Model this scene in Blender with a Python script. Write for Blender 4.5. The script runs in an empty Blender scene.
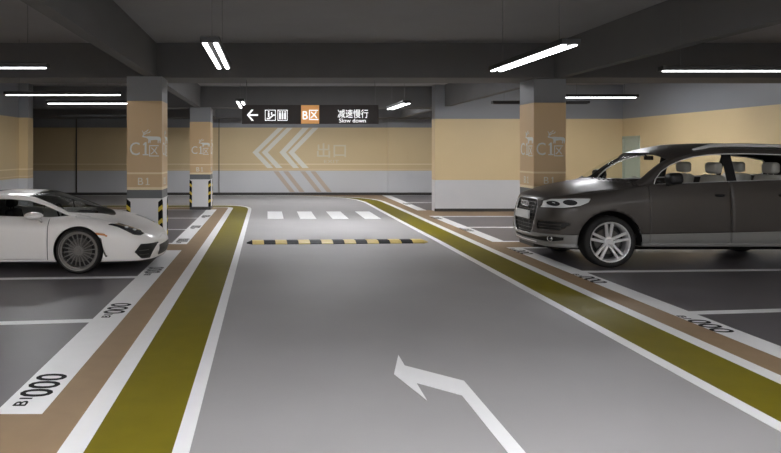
import bpy, bmesh, math, random
import numpy as np
from mathutils import Vector, Matrix
from mathutils.bvhtree import BVHTree
random.seed(3)
PI = math.pi
SC = bpy.context.scene
COL = SC.collection
CH = 1.655          # eye height
F = 700.0           # focal length in px of a 781 px wide frame
VX, VY = 267.5, 152.0


def fl(px, py):
    """floor point seen at a pixel"""
    d = CH * F / (py - VY)
    return ((px - VX) * d / F, d)


# ------------------------------------------------------------------ materials
def lin(c):
    return tuple(((v / 255) / 12.92 if v / 255 <= .04045 else ((v / 255 + .055) / 1.055) ** 2.4) for v in c)


def mat(name, rgb, rough=.5, metal=0., coat=0., noise=0., nscale=6., bump=0., emit=0., spec=.5, alpha=None, bscale=60.):
    m = bpy.data.materials.new(name)
    m.use_nodes = True
    nt = m.node_tree
    b = nt.nodes['Principled BSDF']
    c = lin(rgb)
    b.inputs['Base Color'].default_value = (*c, 1)
    b.inputs['Roughness'].default_value = rough
    b.inputs['Metallic'].default_value = metal
    b.inputs['Coat Weight'].default_value = coat
    b.inputs['Coat Roughness'].default_value = .06
    b.inputs['Specular IOR Level'].default_value = spec
    tc = nt.nodes.new('ShaderNodeNewGeometry')
    if noise:
        n = nt.nodes.new('ShaderNodeTexNoise')
        n.inputs['Scale'].default_value = nscale
        n.inputs['Detail'].default_value = 5
        nt.links.new(tc.outputs['Position'], n.inputs['Vector'])
        r = nt.nodes.new('ShaderNodeMapRange')
        r.inputs['From Min'].default_value = .3
        r.inputs['From Max'].default_value = .7
        r.inputs['To Min'].default_value = 1 - noise
        r.inputs['To Max'].default_value = 1 + noise
        nt.links.new(n.outputs['Fac'], r.inputs['Value'])
        mx = nt.nodes.new('ShaderNodeVectorMath')
        mx.operation = 'SCALE'
        mx.inputs[0].default_value = c
        nt.links.new(r.outputs[0], mx.inputs['Scale'])
        nt.links.new(mx.outputs[0], b.inputs['Base Color'])
    if bump:
        n = nt.nodes.new('ShaderNodeTexNoise')
        n.inputs['Scale'].default_value = bscale
        nt.links.new(tc.outputs['Position'], n.inputs['Vector'])
        bp = nt.nodes.new('ShaderNodeBump')
        bp.inputs['Strength'].default_value = bump
        bp.inputs['Distance'].default_value = .01
        nt.links.new(n.outputs['Fac'], bp.inputs['Height'])
        nt.links.new(bp.outputs[0], b.inputs['Normal'])
    if emit:
        b.inputs['Emission Color'].default_value = (.97, .975, 1, 1) if emit > 0 else (*c, 1)
        b.inputs['Emission Strength'].default_value = abs(emit)
    return m


def banded(name, stops, rough=.45, noise=.03):
    """paint bands by height: stops = [(z_from, rgb), ...]"""
    m = mat(name, (200, 200, 200), rough)
    nt = m.node_tree
    b = nt.nodes['Principled BSDF']
    g = nt.nodes.new('ShaderNodeNewGeometry')
    sp = nt.nodes.new('ShaderNodeSeparateXYZ')
    nt.links.new(g.outputs['Position'], sp.inputs[0])
    mt = nt.nodes.new('ShaderNodeMath')
    mt.operation = 'DIVIDE'
    mt.inputs[1].default_value = 4.0
    nt.links.new(sp.outputs['Z'], mt.inputs[0])
    cr = nt.nodes.new('ShaderNodeValToRGB')
    cr.color_ramp.interpolation = 'CONSTANT'
    e = cr.color_ramp.elements
    e[0].position = 0
    e[0].color = (*lin(stops[0][1]), 1)
    e.remove(e[1])
    for z, c in stops[1:]:
        k = e.new(z / 4.0)
        k.color = (*lin(c), 1)
    nt.links.new(mt.outputs[0], cr.inputs[0])
    n = nt.nodes.new('ShaderNodeTexNoise')
    n.inputs['Scale'].default_value = 1.3
    n.inputs['Detail'].default_value = 6
    nt.links.new(g.outputs['Position'], n.inputs['Vector'])
    r = nt.nodes.new('ShaderNodeMapRange')
    r.inputs['To Min'].default_value = 1 - noise
    r.inputs['To Max'].default_value = 1 + noise
    nt.links.new(n.outputs['Fac'], r.inputs['Value'])
    mx = nt.nodes.new('ShaderNodeVectorMath')
    mx.operation = 'SCALE'
    nt.links.new(cr.outputs[0], mx.inputs[0])
    nt.links.new(r.outputs[0], mx.inputs['Scale'])
    nt.links.new(mx.outputs[0], b.inputs['Base Color'])
    return m


def glassmat(name, tint, refl=1.0):
    m = bpy.data.materials.new(name)
    m.use_nodes = True
    nt = m.node_tree
    nt.nodes.clear()
    o = nt.nodes.new('ShaderNodeOutputMaterial')
    t = nt.nodes.new('ShaderNodeBsdfTransparent')
    t.inputs[0].default_value = (*tint, 1)
    g = nt.nodes.new('ShaderNodeBsdfGlossy')
    g.inputs['Roughness'].default_value = .13
    f = nt.nodes.new('ShaderNodeFresnel')
    f.inputs['IOR'].default_value = 1.45
    mm = nt.nodes.new('ShaderNodeMath')
    mm.operation = 'MULTIPLY'
    mm.inputs[1].default_value = refl
    x = nt.nodes.new('ShaderNodeMixShader')
    nt.links.new(f.outputs[0], mm.inputs[0])
    nt.links.new(mm.outputs[0], x.inputs[0])
    nt.links.new(t.outputs[0], x.inputs[1])
    nt.links.new(g.outputs[0], x.inputs[2])
    nt.links.new(x.outputs[0], o.inputs[0])
    return m


BEIGE = (214, 192, 150)
BEIGE_P = (214, 184, 142)
CREAM = (238, 220, 186)
WHITE = (208, 209, 212)
GREY = (138, 141, 146)
M = {}
M['road'] = mat('road_epoxy', (153, 151, 151), .58, noise=.03, nscale=1.1, spec=.2)
M['bay'] = mat('bay_epoxy', (101, 97, 100), .38, noise=.05, nscale=1.5, spec=.25)
M['brown'] = mat('brown_paint', (147, 124, 97), .5, noise=.05, nscale=5, spec=.15)
M['green'] = mat('olive_paint', (113, 103, 20), .55, noise=.05, nscale=5, spec=.1)
M['line'] = mat('line_paint', (235, 235, 236), .4, noise=.015, nscale=7)
M['cream_line'] = mat('cream_line_paint', (222, 214, 178), .4, noise=.02, nscale=7)
M['ink'] = mat('floor_lettering_paint', (12, 12, 15), .6, spec=.1)
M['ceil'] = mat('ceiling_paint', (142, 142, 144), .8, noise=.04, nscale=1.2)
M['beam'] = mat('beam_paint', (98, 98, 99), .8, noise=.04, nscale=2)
M['wall'] = banded('wall_paint', [(0, WHITE), (.925, BEIGE), (.97, CREAM), (.995, BEIGE), (1.165, CREAM), (1.19, BEIGE), (2.59, GREY)])
M['wallR'] = banded('wall_paint_wide', [(0, WHITE), (.87, BEIGE), (2.574, GREY)])
M['pillar'] = banded('pillar_paint', [(0, (226, 226, 228)), (.863, (104, 107, 110)), (1.014, CREAM), (1.055, BEIGE_P), (1.275, CREAM), (1.305, BEIGE_P), (2.51, GREY)])
M['base'] = mat('skirting_paint', (62, 60, 58), .5)
M['door'] = mat('door_paint', (178, 190, 178), .45)
M['mark'] = mat('wall_graphic_grey', (232, 229, 218), .5)
M['mark3'] = mat('wall_graphic_pale', (218, 208, 184), .5)
M['mark2'] = mat('wall_graphic_sand', (198, 182, 166), .5)
M['markp'] = mat('pillar_graphic_grey', (232, 234, 232), .5)
M['black'] = mat('black_rubber', (15, 15, 17), .6, spec=.15)
M['yellow'] = mat('yellow_rubber', (222, 196, 62), .5)
M['bumpyel'] = mat('bump_yellow', (206, 180, 92), .5, bump=.3)
M['sign'] = mat('sign_brown', (46, 36, 36), .4)
M['signor'] = mat('sign_orange_glow', (222, 162, 98), .4, emit=-.35)  # glow added so the zone tile looks brighter
M['signw'] = mat('sign_white_glow', (240, 240, 240), .4, emit=.85)  # glow added to brighten the sign lettering and symbols
M['lamp'] = mat('lamp_housing', (34, 34, 36), .5)
M['tube'] = mat('lamp_tube', (255, 255, 255), .5, emit=7.5)
M['panel'] = mat('fill_panel', (255, 255, 255), .5, emit=18)  # glow of the added fill lamps, as are the two below
M['panelf'] = mat('fill_panel_far', (255, 255, 255), .5, emit=38)
M['panelb'] = mat('fill_panel_near', (255, 255, 255), .5, emit=40)
M['wire'] = mat('steel_wire', (110, 110, 112), .5, metal=.6)
M['pipe'] = mat('dark_joint', (70, 62, 56), .6)
M['whitepaint'] = mat('white_car_paint', (240, 237, 235), .4, coat=.4)
M['greypaint'] = mat('graphite_car_paint', (73, 69, 66), .42, metal=.15, coat=.12, spec=.35)
M['lowgrey'] = mat('lower_body_grey', (138, 138, 137), .38, metal=.3, coat=.3)
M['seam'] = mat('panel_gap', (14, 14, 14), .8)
M['trimblack'] = mat('black_trim', (24, 24, 26), .4)
M['chrome'] = mat('chrome', (232, 233, 235), .25, metal=.6)
M['satin'] = mat('satin_aluminium', (222, 222, 224), .32, metal=.45)
M['rail'] = mat('roof_rail_silver', (236, 236, 238), .35, metal=.15)
M['gunmetal'] = mat('gunmetal_rim', (126, 123, 120), .35, metal=.35)
M['disc'] = mat('brake_disc_steel', (96, 94, 92), .4, metal=.8)
M['tyre'] = mat('tyre_rubber', (30, 29, 29), .75, bump=.2, bscale=120)
M['grille'] = mat('grille_black', (18, 18, 19), .5)
M['orange'] = mat('indicator_amber', (196, 120, 44), .3, coat=.6)
M['lampglass'] = mat('headlight_silver', (238, 240, 242), .15, metal=.1, coat=1)
M['lampdark'] = mat('headlight_dark', (52, 53, 56), .15, coat=1)
M['plate'] = mat('plate_white', (226, 228, 228), .35)
M['leather'] = mat('grey_leather', (205, 202, 198), .55, bump=.1)
M['darkleather'] = mat('dark_leather', (30, 29, 30), .6)
M['clear'] = glassmat('clear_glass', (.95, .96, .95), .012)
M['tint'] = glassmat('tinted_glass', (.62, .63, .62), .25)


# ------------------------------------------------------------------ mesh helpers
def obj(name, bm, m, parent=None, smooth=False):
    me = bpy.data.meshes.new(name)
    bm.to_mesh(me)
    bm.free()
    o = bpy.data.objects.new(name, me)
    for k in (m if isinstance(m, (list, tuple)) else [m]):
        me.materials.append(k)
    if smooth:
        for p in me.polygons:
            p.use_smooth = True
    COL.objects.link(o)
    if parent is not None:
        o.parent = parent
    return o


def thing(name, label, cat, loc=(0, 0, 0), rz=0, group=None):
    o = bpy.data.objects.new(name, None)
    o.empty_display_size = .2
    o.location = loc
    o.rotation_euler = (0, 0, rz)
    COL.objects.link(o)
    o['label'] = label
    o['category'] = cat
    if group:
        o['group'] = group
    return o


def struct(name, bm, m, parent=None):
    o = obj(name, bm, m, parent)
    if parent is None:
        o['kind'] = 'structure'
    return o


def box(bm, x0, x1, y0, y1, z0, z1, mi=0, bevel=0, seg=2):
    r = bmesh.ops.create_cube(bm, size=1)
    vs = r['verts']
    for v in vs:
        v.co = Vector(((x0 + x1) / 2 + v.co.x * (x1 - x0), (y0 + y1) / 2 + v.co.y * (y1 - y0), (z0 + z1) / 2 + v.co.z * (z1 - z0)))
    fs = {f for v in vs for f in v.link_faces}
    for f in fs:
        f.material_index = mi
    if bevel:
        es = list({e for v in vs for e in v.link_edges})
        bmesh.ops.bevel(bm, geom=es, offset=bevel, segments=seg, affect='EDGES', profile=.5)
    return bm


def nb():
    return bmesh.new()


def bx(*a, **k):
    return box(nb(), *a, **k)


def slab(bm, pts, z0, z1, mi=0):
    """flat polygon (xy) with thickness"""
    lo = [bm.verts.new((p[0], p[1], z0)) for p in pts]
    hi = [bm.verts.new((p[0], p[1], z1)) for p in pts]
    fs = [bm.faces.new(hi), bm.faces.new(lo[::-1])]
    n = len(pts)
    for i in range(n):
        fs.append(bm.faces.new((lo[i], lo[(i + 1) % n], hi[(i + 1) % n], hi[i])))
    for f in fs:
        f.material_index = mi
    bmesh.ops.recalc_face_normals(bm, faces=fs)
    return bm


def strip(bm, path, w, z0, z1):
    n = len(path)
    L, R = [], []
    for i, p in enumerate(path):
        a = Vector(path[max(0, i - 1)][:2])
        b = Vector(path[min(n - 1, i + 1)][:2])
        t = (b - a).normalized()
        nn = Vector((-t.y, t.x)) * ((w[i] if isinstance(w, list) else w) / 2)
        L.append(Vector(p[:2]) + nn)
        R.append(Vector(p[:2]) - nn)
    for i in range(n - 1):
        slab(bm, [L[i], L[i + 1], R[i + 1], R[i]], z0, z1)
    bmesh.ops.remove_doubles(bm, verts=bm.verts, dist=1e-5)
    return bm


def tube(bm, path, r, seg=8, closed=False, mi=0, rb=None):
    path = [Vector(p) for p in path]
    n = len(path)
    rings = []
    up0 = None
    for i, p in enumerate(path):
        a = path[(i - 1) % n] if (closed or i > 0) else path[0]
        b = path[(i + 1) % n] if (closed or i < n - 1) else path[-1]
        t = (b - a).normalized()
        if up0 is None:
            up0 = Vector((0, 0, 1)) if abs(t.z) < .9 else Vector((1, 0, 0))
        u = (up0 - t * up0.dot(t)).normalized()
        v = t.cross(u)
        up0 = u
        q = rb if rb else r
        rings.append([bm.verts.new(p + u * (math.cos(2 * PI * k / seg) * r) + v * (math.sin(2 * PI * k / seg) * q)) for k in range(seg)])
    fs = []
    for i in range(n if closed else n - 1):
        A, B = rings[i], rings[(i + 1) % n]
        for k in range(seg):
            fs.append(bm.faces.new((A[k], A[(k + 1) % seg], B[(k + 1) % seg], B[k])))
    if not closed:
        fs.append(bm.faces.new(rings[0][::-1]))
        fs.append(bm.faces.new(rings[-1]))
    for f in fs:
        f.material_index = mi
    bmesh.ops.recalc_face_normals(bm, faces=fs)
    return bm


def lathe_y(bm, prof, seg=64, c=(0, 0, 0), mi=0):
    """profile [(y, r)] revolved round the y axis"""
    rings = []
    for y, r in prof:
        rings.append([bm.verts.new((c[0] + r * math.cos(2 * PI * k / seg), c[1] + y, c[2] + r * math.sin(2 * PI * k / seg))) for k in range(seg)])
    fs = []
    for i in range(len(prof) - 1):
        for k in range(seg):
            fs.append(bm.faces.new((rings[i][k], rings[i][(k + 1) % seg], rings[i + 1][(k + 1) % seg], rings[i + 1][k])))
    for f in fs:
        f.material_index = mi
    return fs


def ellipsoid(bm, c, r, seg=20, rot=None):
    q = bmesh.ops.create_uvsphere(bm, u_segments=seg, v_segments=seg // 2 + 2, radius=1)
    for v in q['verts']:
        k = Vector((v.co.x * r[0], v.co.y * r[1], v.co.z * r[2]))
        if rot:
            k = rot @ k
        v.co = k + Vector(c)
    return bm


def plate(polys, place, thick=.004):
    """2D polygons [(u,v)] -> thin raised shapes; place(u,v,h) -> world"""
    bm = nb()
    for P in polys:
        top = [bm.verts.new(place(u, v, thick)) for u, v in P]
        bot = [bm.verts.new(place(u, v, 0)) for u, v in P]
        fs = [bm.faces.new(top), bm.faces.new(bot[::-1])]
        n = len(P)
        for i in range(n):
            fs.append(bm.faces.new((bot[i], bot[(i + 1) % n], top[(i + 1) % n], top[i])))
        bmesh.ops.recalc_face_normals(bm, faces=fs)
    return bm


def text(name, s, m, parent, u0, u1, v0, v1, place, thick=.004, bold=0.0, keep=False):
    """lettering fitted into the box u0..u1 x v0..v1, mapped by place(u,v,h)"""
    cu = bpy.data.curves.new('t', 'FONT')
    cu.body = s
    cu.size = 1
    cu.extrude = .5
    cu.offset = bold
    cu.resolution_u = 3
    to = bpy.data.objects.new('t', cu)
    COL.objects.link(to)
    bpy.context.view_layer.update()
    dg = bpy.context.evaluated_depsgraph_get()
    me = bpy.data.meshes.new_from_object(to.evaluated_get(dg))
    bpy.data.objects.remove(to)
    bpy.data.curves.remove(cu)
    xs = [v.co.x for v in me.vertices]
    ys = [v.co.y for v in me.vertices]
    ax, bx_, ay, by = min(xs), max(xs), min(ys), max(ys)
    for v in me.vertices:
        u = u0 + (v.co.x - ax) / (bx_ - ax) * (u1 - u0)
        w = v0 + (v.co.y - ay) / (by - ay) * (v1 - v0)
        v.co = Vector(place(u, w, (v.co.z + .5) * thick))
    me.name = name
    me.materials.clear()
    me.materials.append(m)
    o = bpy.data.objects.new(name, me)
    COL.objects.link(o)
    if parent is not None:
        o.parent = parent
    return o


# ------------------------------------------------------------------ camera
cam = bpy.data.cameras.new('camera')
co = bpy.data.objects.new('camera', cam)
COL.objects.link(co)
co.location = (0, 0, CH)
co.rotation_euler = (PI / 2, 0, 0)
cam.sensor_width = 36
cam.lens = F / 781 * 36
cam.shift_x = (390.5 - VX) / 781
cam.shift_y = -(226.5 - VY) / 781
cam.clip_end = 200
SC.camera = co

# ------------------------------------------------------------------ room shell
XL, XR, YB, YN = -6.79, 9.9, 26.9, -9.0
ZC, ZB = 3.53, 2.93
floor = struct('floor', bx(-13, XR + .3, YN, YB + .3, -.2, 0), M['road'])
struct('ceiling', bx(-13, XR + .3, YN, YB + .3, ZC, ZC + .2), M['ceil'])
wb = struct('wall_back', bx(-13, XR + .3, YB, YB + .3, 0, ZC), M['wall'])
struct('wall_rear', bx(-13, XR + .3, YN - .3, YN, 0, ZC), M['wall'])
bm = bx(XR, XR + .3, YN, 18.6, 0, ZC)
box(bm, XR, XR + .3, 18.6, 19.5, 2.08, ZC)
box(bm, XR + .04, XR + .3, 18.6, 19.5, 0, 2.08)
box(bm, XR, XR + .3, 19.5, YB, 0, ZC)
struct('wall_right', bm, M['wallR'])
bm = bx(XL - .3, XL, YN, 19.1, 0, ZC)
box(bm, XL - .3, -6.53, 19.1, 19.5, 0, ZC)
struct('wall_left', bm, M['wall'])
struct('wall_far_left', bx(-13.3, -13, 19, YB, 0, ZC), M['wall'])
struct('wall_left_return', bx(-13, XL - .3, 19.1, 19.4, 0, ZC), M['wall'])
struct('wall_front_right', bx(4.666, XR, 19.5, 19.88, 0, ZC), M['wallR'])
# pilasters on the back wall
struct('trim_1', bx((388 - VX) * .0384, (407 - VX) * .0384, YB - .07, YB, 0, ZB), M['wall'])
for i, px in enumerate((76.3, 219)):
    x = (px - VX) * .0384
    hw = .024 if i == 0 else .012
    struct('trim_%d' % (i + 2), bx(x - hw, x + hw, YB - .03, YB, 0, 2.95), M['pipe'])
# skirting
struct('baseboard_back', bx(-13, XR, YB - .08, YB - .07 + .07, 0, .10), M['base'])
struct('baseboard_front_right', bx(4.65, XR, 19.48, 19.5, 0, .08), M['base'])
struct('baseboard_right', bx(XR - .02, XR, YN, 18.6, 0, .09), M['base'])
struct('baseboard_left', bx(XL, XL + .02, YN, 19.1, 0, .09), M['base'])
# beams
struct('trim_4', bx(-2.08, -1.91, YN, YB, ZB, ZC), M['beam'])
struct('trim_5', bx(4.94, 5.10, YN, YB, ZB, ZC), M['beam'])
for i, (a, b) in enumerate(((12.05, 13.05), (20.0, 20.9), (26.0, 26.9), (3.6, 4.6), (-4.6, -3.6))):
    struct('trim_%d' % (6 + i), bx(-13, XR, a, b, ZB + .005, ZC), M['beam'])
# door in the right wall near the corner
d1 = struct('door_1', bx(XR + .0, XR + .035, 18.68, 19.42, .02, 2.03, bevel=.004), M['door'])
bm = nb()
box(bm, XR - .02, XR + .04, 18.6, 18.68, 0, 2.09)
box(bm, XR - .02, XR + .04, 19.42, 19.5, 0, 2.09)
box(bm, XR - .02, XR + .04, 18.6, 19.5, 2.03, 2.09)
obj('door_frame', bm, M['door'], d1)
bm = nb()
tube(bm, [(XR - .045, 18.8, 1.0), (XR - .045, 18.92, 1.0)], .011)
tube(bm, [(XR + .005, 18.8, 1.0), (XR - .045, 18.8, 1.0)], .011)
obj('door_handle', bm, M['chrome'], d1)

# ------------------------------------------------------------------ painted floor
Z1, Z2, Z3 = .002, .004, .0055


def fpart(name, bm, m):
    return obj(name, bm, m, floor)


# parking-side surfaces
bl = nb()
slab(bl, [(XL + .02, YN), (-1.73, YN), (-1.73, 4.415), (XL + .02, 4.415)], 0, Z1 * .5)
slab(bl, [(XL + .02, 4.415), (-1.6, 4.415), (-1.6, 11.77), (XL + .02, 11.77)], 0, Z1)
slab(bl, [(XL + .02, 12.56), (-1.6, 12.56), (-1.6, 20.05), (XL + .02, 20.05)], 0, Z1)
fpart('parking_bay_surface', bl, M['bay'])
br = nb()
slab(br, [(4.2, YN), (XR, YN), (XR, 12.13), (4.2, 12.13)], 0, Z1)
slab(br, [(4.25, 12.87), (XR, 12.87), (XR, 18.1), (4.25, 18.1)], 0, Z1)
slab(br, [(4.4, 19.9), (XR, 19.9), (XR, 26.8), (4.4, 26.8)], 0, Z1)
fpart('parking_bay_surface', br, M['bay'])
# brown walkways
b = nb()
slab(b, [(-1.5, YN), (-1.08, YN), (-1.08, 20.75), (-1.5, 20.75)], 0, Z1 * 1.1)
slab(b, [(XL + .02, 1.9), (-1.5, 1.9), (-1.5, 4.415), (XL + .02, 4.415)], 0, Z1 * 1.1)
slab(b, [(XL + .02, 11.77), (-1.5, 11.77), (-1.5, 12.56), (XL + .02, 12.56)], 0, Z1 * 1.1)
slab(b, [(-12.9, 20.12), (-1.08, 20.12), (-1.08, 20.98), (-12.9, 20.98)], 0, Z1 * 1.15)
fpart('brown_walkway', b, M['brown'])
b = nb()
slab(b, [(3.66, YN), (4.15, YN), (4.35, 26.2), (3.86, 24)], 0, Z1 * 1.1)
slab(b, [(4.1, 12.13), (XR, 12.13), (XR, 12.87), (4.1, 12.87)], 0, Z1 * 1.15)
slab(b, [(4.1, 18.1), (XR, 18.1), (XR, 19.9), (4.1, 19.9)], 0, Z1 * 1.15)
slab(b, [(3.86, 23.9), (4.5, 23.9), (4.5, 26.82), (1.0, 26.82), (1.0, 26.6), (2.4, 26.3), (2.9, 26.0), (3.4, 25.2), (3.7, 24.8)], 0, Z1 * 1.2)
fpart('brown_walkway', b, M['brown'])
# olive lanes
Lo = [(-.478, YN), (-.478, 4), (-.50, 14.4), (-.506, 19.67), (-.515, 20.35), (-.56, 20.8), (-.66, 21.15), (-.80, 21.42), (-.965, 21.58), (-1.31, 21.7), (-1.8, 21.72), (-12.9, 21.72)]
Li = [(-1.085, YN), (-1.085, 4), (-1.085, 20.5), (-1.09, 20.7), (-1.14, 20.85), (-1.25, 20.93), (-1.8, 20.98), (-12.9, 20.98)]
slabs = Lo + Li[::-1]
fpart('olive_lane', slab(nb(), slabs, 0, Z1 * 1.3), M['green'])
Ro = [(3.03, YN), (3.085, 4.2), (3.17, 13), (3.18, 16.8), (3.20, 20.2), (3.215, 22.2), (3.20, 23.2), (3.09, 24.2), (2.83, 25.05), (2.5, 25.5), (2.2, 25.8), (1.81, 26.1), (1.24, 26.35), (.3, 26.48), (-1, 26.5), (-12.9, 26.5)]
Ri = [(3.65, YN), (3.715, 4.2), (3.79, 13), (3.85, 18.9), (3.86, 21.6), (3.85, 23.4), (3.80, 24.0), (3.66, 24.6), (3.38, 25.15), (3.0, 25.65), (2.6, 26.0), (2.1, 26.3), (1.3, 26.55), (.3, 26.62), (-1, 26.65), (-12.9, 26.65)]
fpart('olive_lane', slab(nb(), Ro + Ri[::-1], 0, Z1 * 1.3), M['green'])
fpart('lane_edge_line', strip(nb(), Lo, [.095] * 6 + [.10, .1, .1, .1, .09, .09], 0, Z2), M['line'])
fpart('lane_edge_line', strip(nb(), Li, [.145] * 4 + [.12, .09, .05, .05], 0, Z2), M['line'])
fpart('lane_edge_line', strip(nb(), Ro, .105, 0, Z2), M['line'])
fpart('lane_edge_line', strip(nb(), Ri, [.14] * 7 + [.13, .12, .11, .1, .09, .08, .06, .06, .06], 0, Z2), M['line'])
# wide white bay-front bands
fpart('bay_front_band', slab(nb(), [(-1.727, 4.415), (-1.422, 4.415), (-1.445, 11.77), (-1.735, 11.77)], 0, Z2), M['line'])
fpart('bay_front_band', slab(nb(), [(-1.735, 12.56), (-1.45, 12.56), (-1.46, 20.1), (-1.745, 20.1)], 0, Z2), M['line'])
fpart('bay_front_band', slab(nb(), [(4.03, YN), (4.32, YN), (4.38, 12.13), (4.14, 12.13)], 0, Z2), M['line'])
fpart('bay_front_band', slab(nb(), [(4.14, 12.87), (4.38, 12.87), (4.44, 18.1), (4.18, 18.1)], 0, Z2), M['line'])
fpart('bay_front_band', slab(nb(), [(4.24, 19.8), (4.5, 19.8), (4.66, 26.7), (4.36, 26.7)], 0, Z2), M['line'])
# bay dividing lines
for (xa, ya, xb, yb, w) in ((-1.72, 6.86, XL + .03, 6.86 - .62, .14), (-1.72, 9.25, XL + .03, 8.88, .14), (-1.72, 11.68, XL + .03, 11.6, .14),
                            (-1.72, 12.65, XL + .03, 12.6, .12), (-1.72, 14.93, XL + .03, 14.93, .12), (-1.72, 17.5, XL + .03, 17.5, .12), (-1.72, 20.0, XL + .03, 20.0, .13),
                            (4.3, 7.18, XR - .03, 7.85, .14), (4.32, 9.66, XR - .03, 9.98, .14), (4.33, 12.08, XR - .03, 12.2, .13), (4.25, 4.75, XR - .03, 5.5, .14),
                            (4.35, 12.93, XR - .03, 12.93, .13), (4.38, 15.37, XR - .03, 15.37, .13), (4.42, 17.97, XR - .03, 17.97, .13), (4.5, 22.9, XR - .03, 22.9, .13), (4.6, 26.6, XR - .03, 26.6, .1)):
    fpart('bay_line', strip(nb(), [(xa, ya), (xb, yb)], w, 0, Z2 * .9), M['line'])
# zebra blocks
for x in (0.0, .81, 1.61, 2.41):
    k = .02 * (x / 2.41)
    fpart('crosswalk_stripe', slab(nb(), [(x, 17.3), (x + .4, 17.3), (x + .4 + k, 19.45), (x + k, 19.45)], 0, Z2), M['line'])
# left-turn arrow
AR = [(398.3, 355.2), (404.8, 365.9), (464, 381.2), (525.5, 453), (545, 476), (528, 476), (508, 453), (462, 395.6), (416.3, 383), (427, 400.6), (394, 374.3)]
fpart('turn_arrow', slab(nb(), [fl(*p) for p in AR], 0, Z2), M['line'])
# bay numbers
ap = [0]


def floor_text(s, x0, x1, y0, y1, left):
    # left: reads going away from the camera, tops to -x; right: reads towards the camera, tops to +x
    if left:
        return text('bay_number', s, M['ink'], floor, y0, y1, -x1, -x0, lambda u, v, h: (-v, u, Z3 - .001 + h), .001, bold=.015)
    return text('bay_number', s, M['ink'], floor, -y1, -y0, x0, x1, lambda u, v, h: (v, -u, Z3 - .001 + h), .001, bold=.015)


for y in (4.55, 6.98, 9.38, 12.68, 15.05, 17.6):
    floor_text('B1', -1.66, -1.575, y, y + .15, True)
    floor_text('000', -1.695, -1.47, y + .17, y + .66, True)
for y in (7.08, 9.5, 11.98, 15.25, 17.9, 22.7):
    o = .004 * y + (.33 if y > 20 else 0)
    floor_text('B1', 4.10 + o * .6, 4.18 + o * .6, y - .16, y - .02, False)
    floor_text('000', 4.08 + o * .6, 4.29 + o * .6, y - .68, y - .19, False)

# ------------------------------------------------------------------ speed bump
sb = thing('speed_bump', 'black and yellow striped rubber speed bump across the driving lane', 'speed bump', (1.28, 12.78, 0), math.atan2(.18, 3.3))


def hump(x0, x1, w=.36, h=.05, taper=0):
    bm = nb()
    prof = [(-w / 2, .0), (-w / 2, .012), (-w / 2 + .05, .03), (-.08, h), (.08, h), (w / 2 - .05, .03), (w / 2, .012), (w / 2, 0)]
    k = 1
    A = [bm.verts.new((x0, p[0] * (1 - taper if taper > 0 else 1), p[1] * (.3 if taper > 0 else 1))) for p in prof]
    B = [bm.verts.new((x1, p[0] * (1 + taper if taper < 0 else 1), p[1] * (.3 if taper < 0 else 1))) for p in prof]
    fs = []
    for i in range(len(prof) - 1):
        fs.append(bm.faces.new((A[i], A[i + 1], B[i + 1], B[i])))
    fs.append(bm.faces.new(A))
    fs.append(bm.faces.new(B[::-1]))
    fs.append(bm.faces.new((A[0], B[0], B[-1], A[-1])))
    bmesh.ops.recalc_face_normals(bm, faces=bm.faces)
    return bm


x = -1.56
obj('end_cap', hump(x - .1, x, taper=.75), M['black'], sb)
for i in range(15):
    obj('bump_segment', hump(x + .001, x + .207), M['bumpyel' if i % 2 == 0 else 'black'], sb)
    x += .208
obj('end_cap', hump(x, x + .1, taper=-.75), M['bumpyel'], sb)

# ------------------------------------------------------------------ graphics
DEER = [(0, .62), (.02, .56), (.10, .50), (.20, .50), (.30, .52), (.55, .50), (.75, .50), (.90, .47), (.97, .38), (.98, .22), (.95, .02), (.91, .02), (.91, .18),
        (.86, .22), (.84, .02), (.80, .02), (.80, .22), (.72, .26), (.55, .24), (.42, .22), (.40, .02), (.36, .02), (.35, .22), (.31, .02), (.27, .02), (.28, .26),
        (.24, .34), (.16, .40), (.08, .42), (.0, .44), (-.06, .48), (-.05, .54)]
ANT = [[(.02, .60), (.06, .60), (.10, .78), (.22, .86), (.30, .98), (.27, 1.0), (.18, .90), (.06, .82)],
       [(.04, .62), (.09, .62), (.20, .72), (.36, .76), (.42, .90), (.38, .90), (.32, .80), (.16, .77)],
       [(.00, .60), (.03, .60), (.02, .78), (-.04, .92), (-.07, .92), (-.02, .78)]]


def one(u0, u1, v0, v1):
    """the digit 1 with flag and foot"""
    w, h = u1 - u0, v1 - v0
    m = (u0 + u1) / 2
    k = h * .075
    return [[(m - k, v0 + k * 1.2), (m + k, v0 + k * 1.2), (m + k, v1), (m - k * .6, v1), (u0 + w * .05, v1 - h * .17), (u0 + w * .12, v1 - h * .25), (m - k, v1 - h * .17)],
            [(u0, v0), (u1, v0), (u1, v0 + k * 1.2), (u0, v0 + k * 1.2)]]


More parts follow.
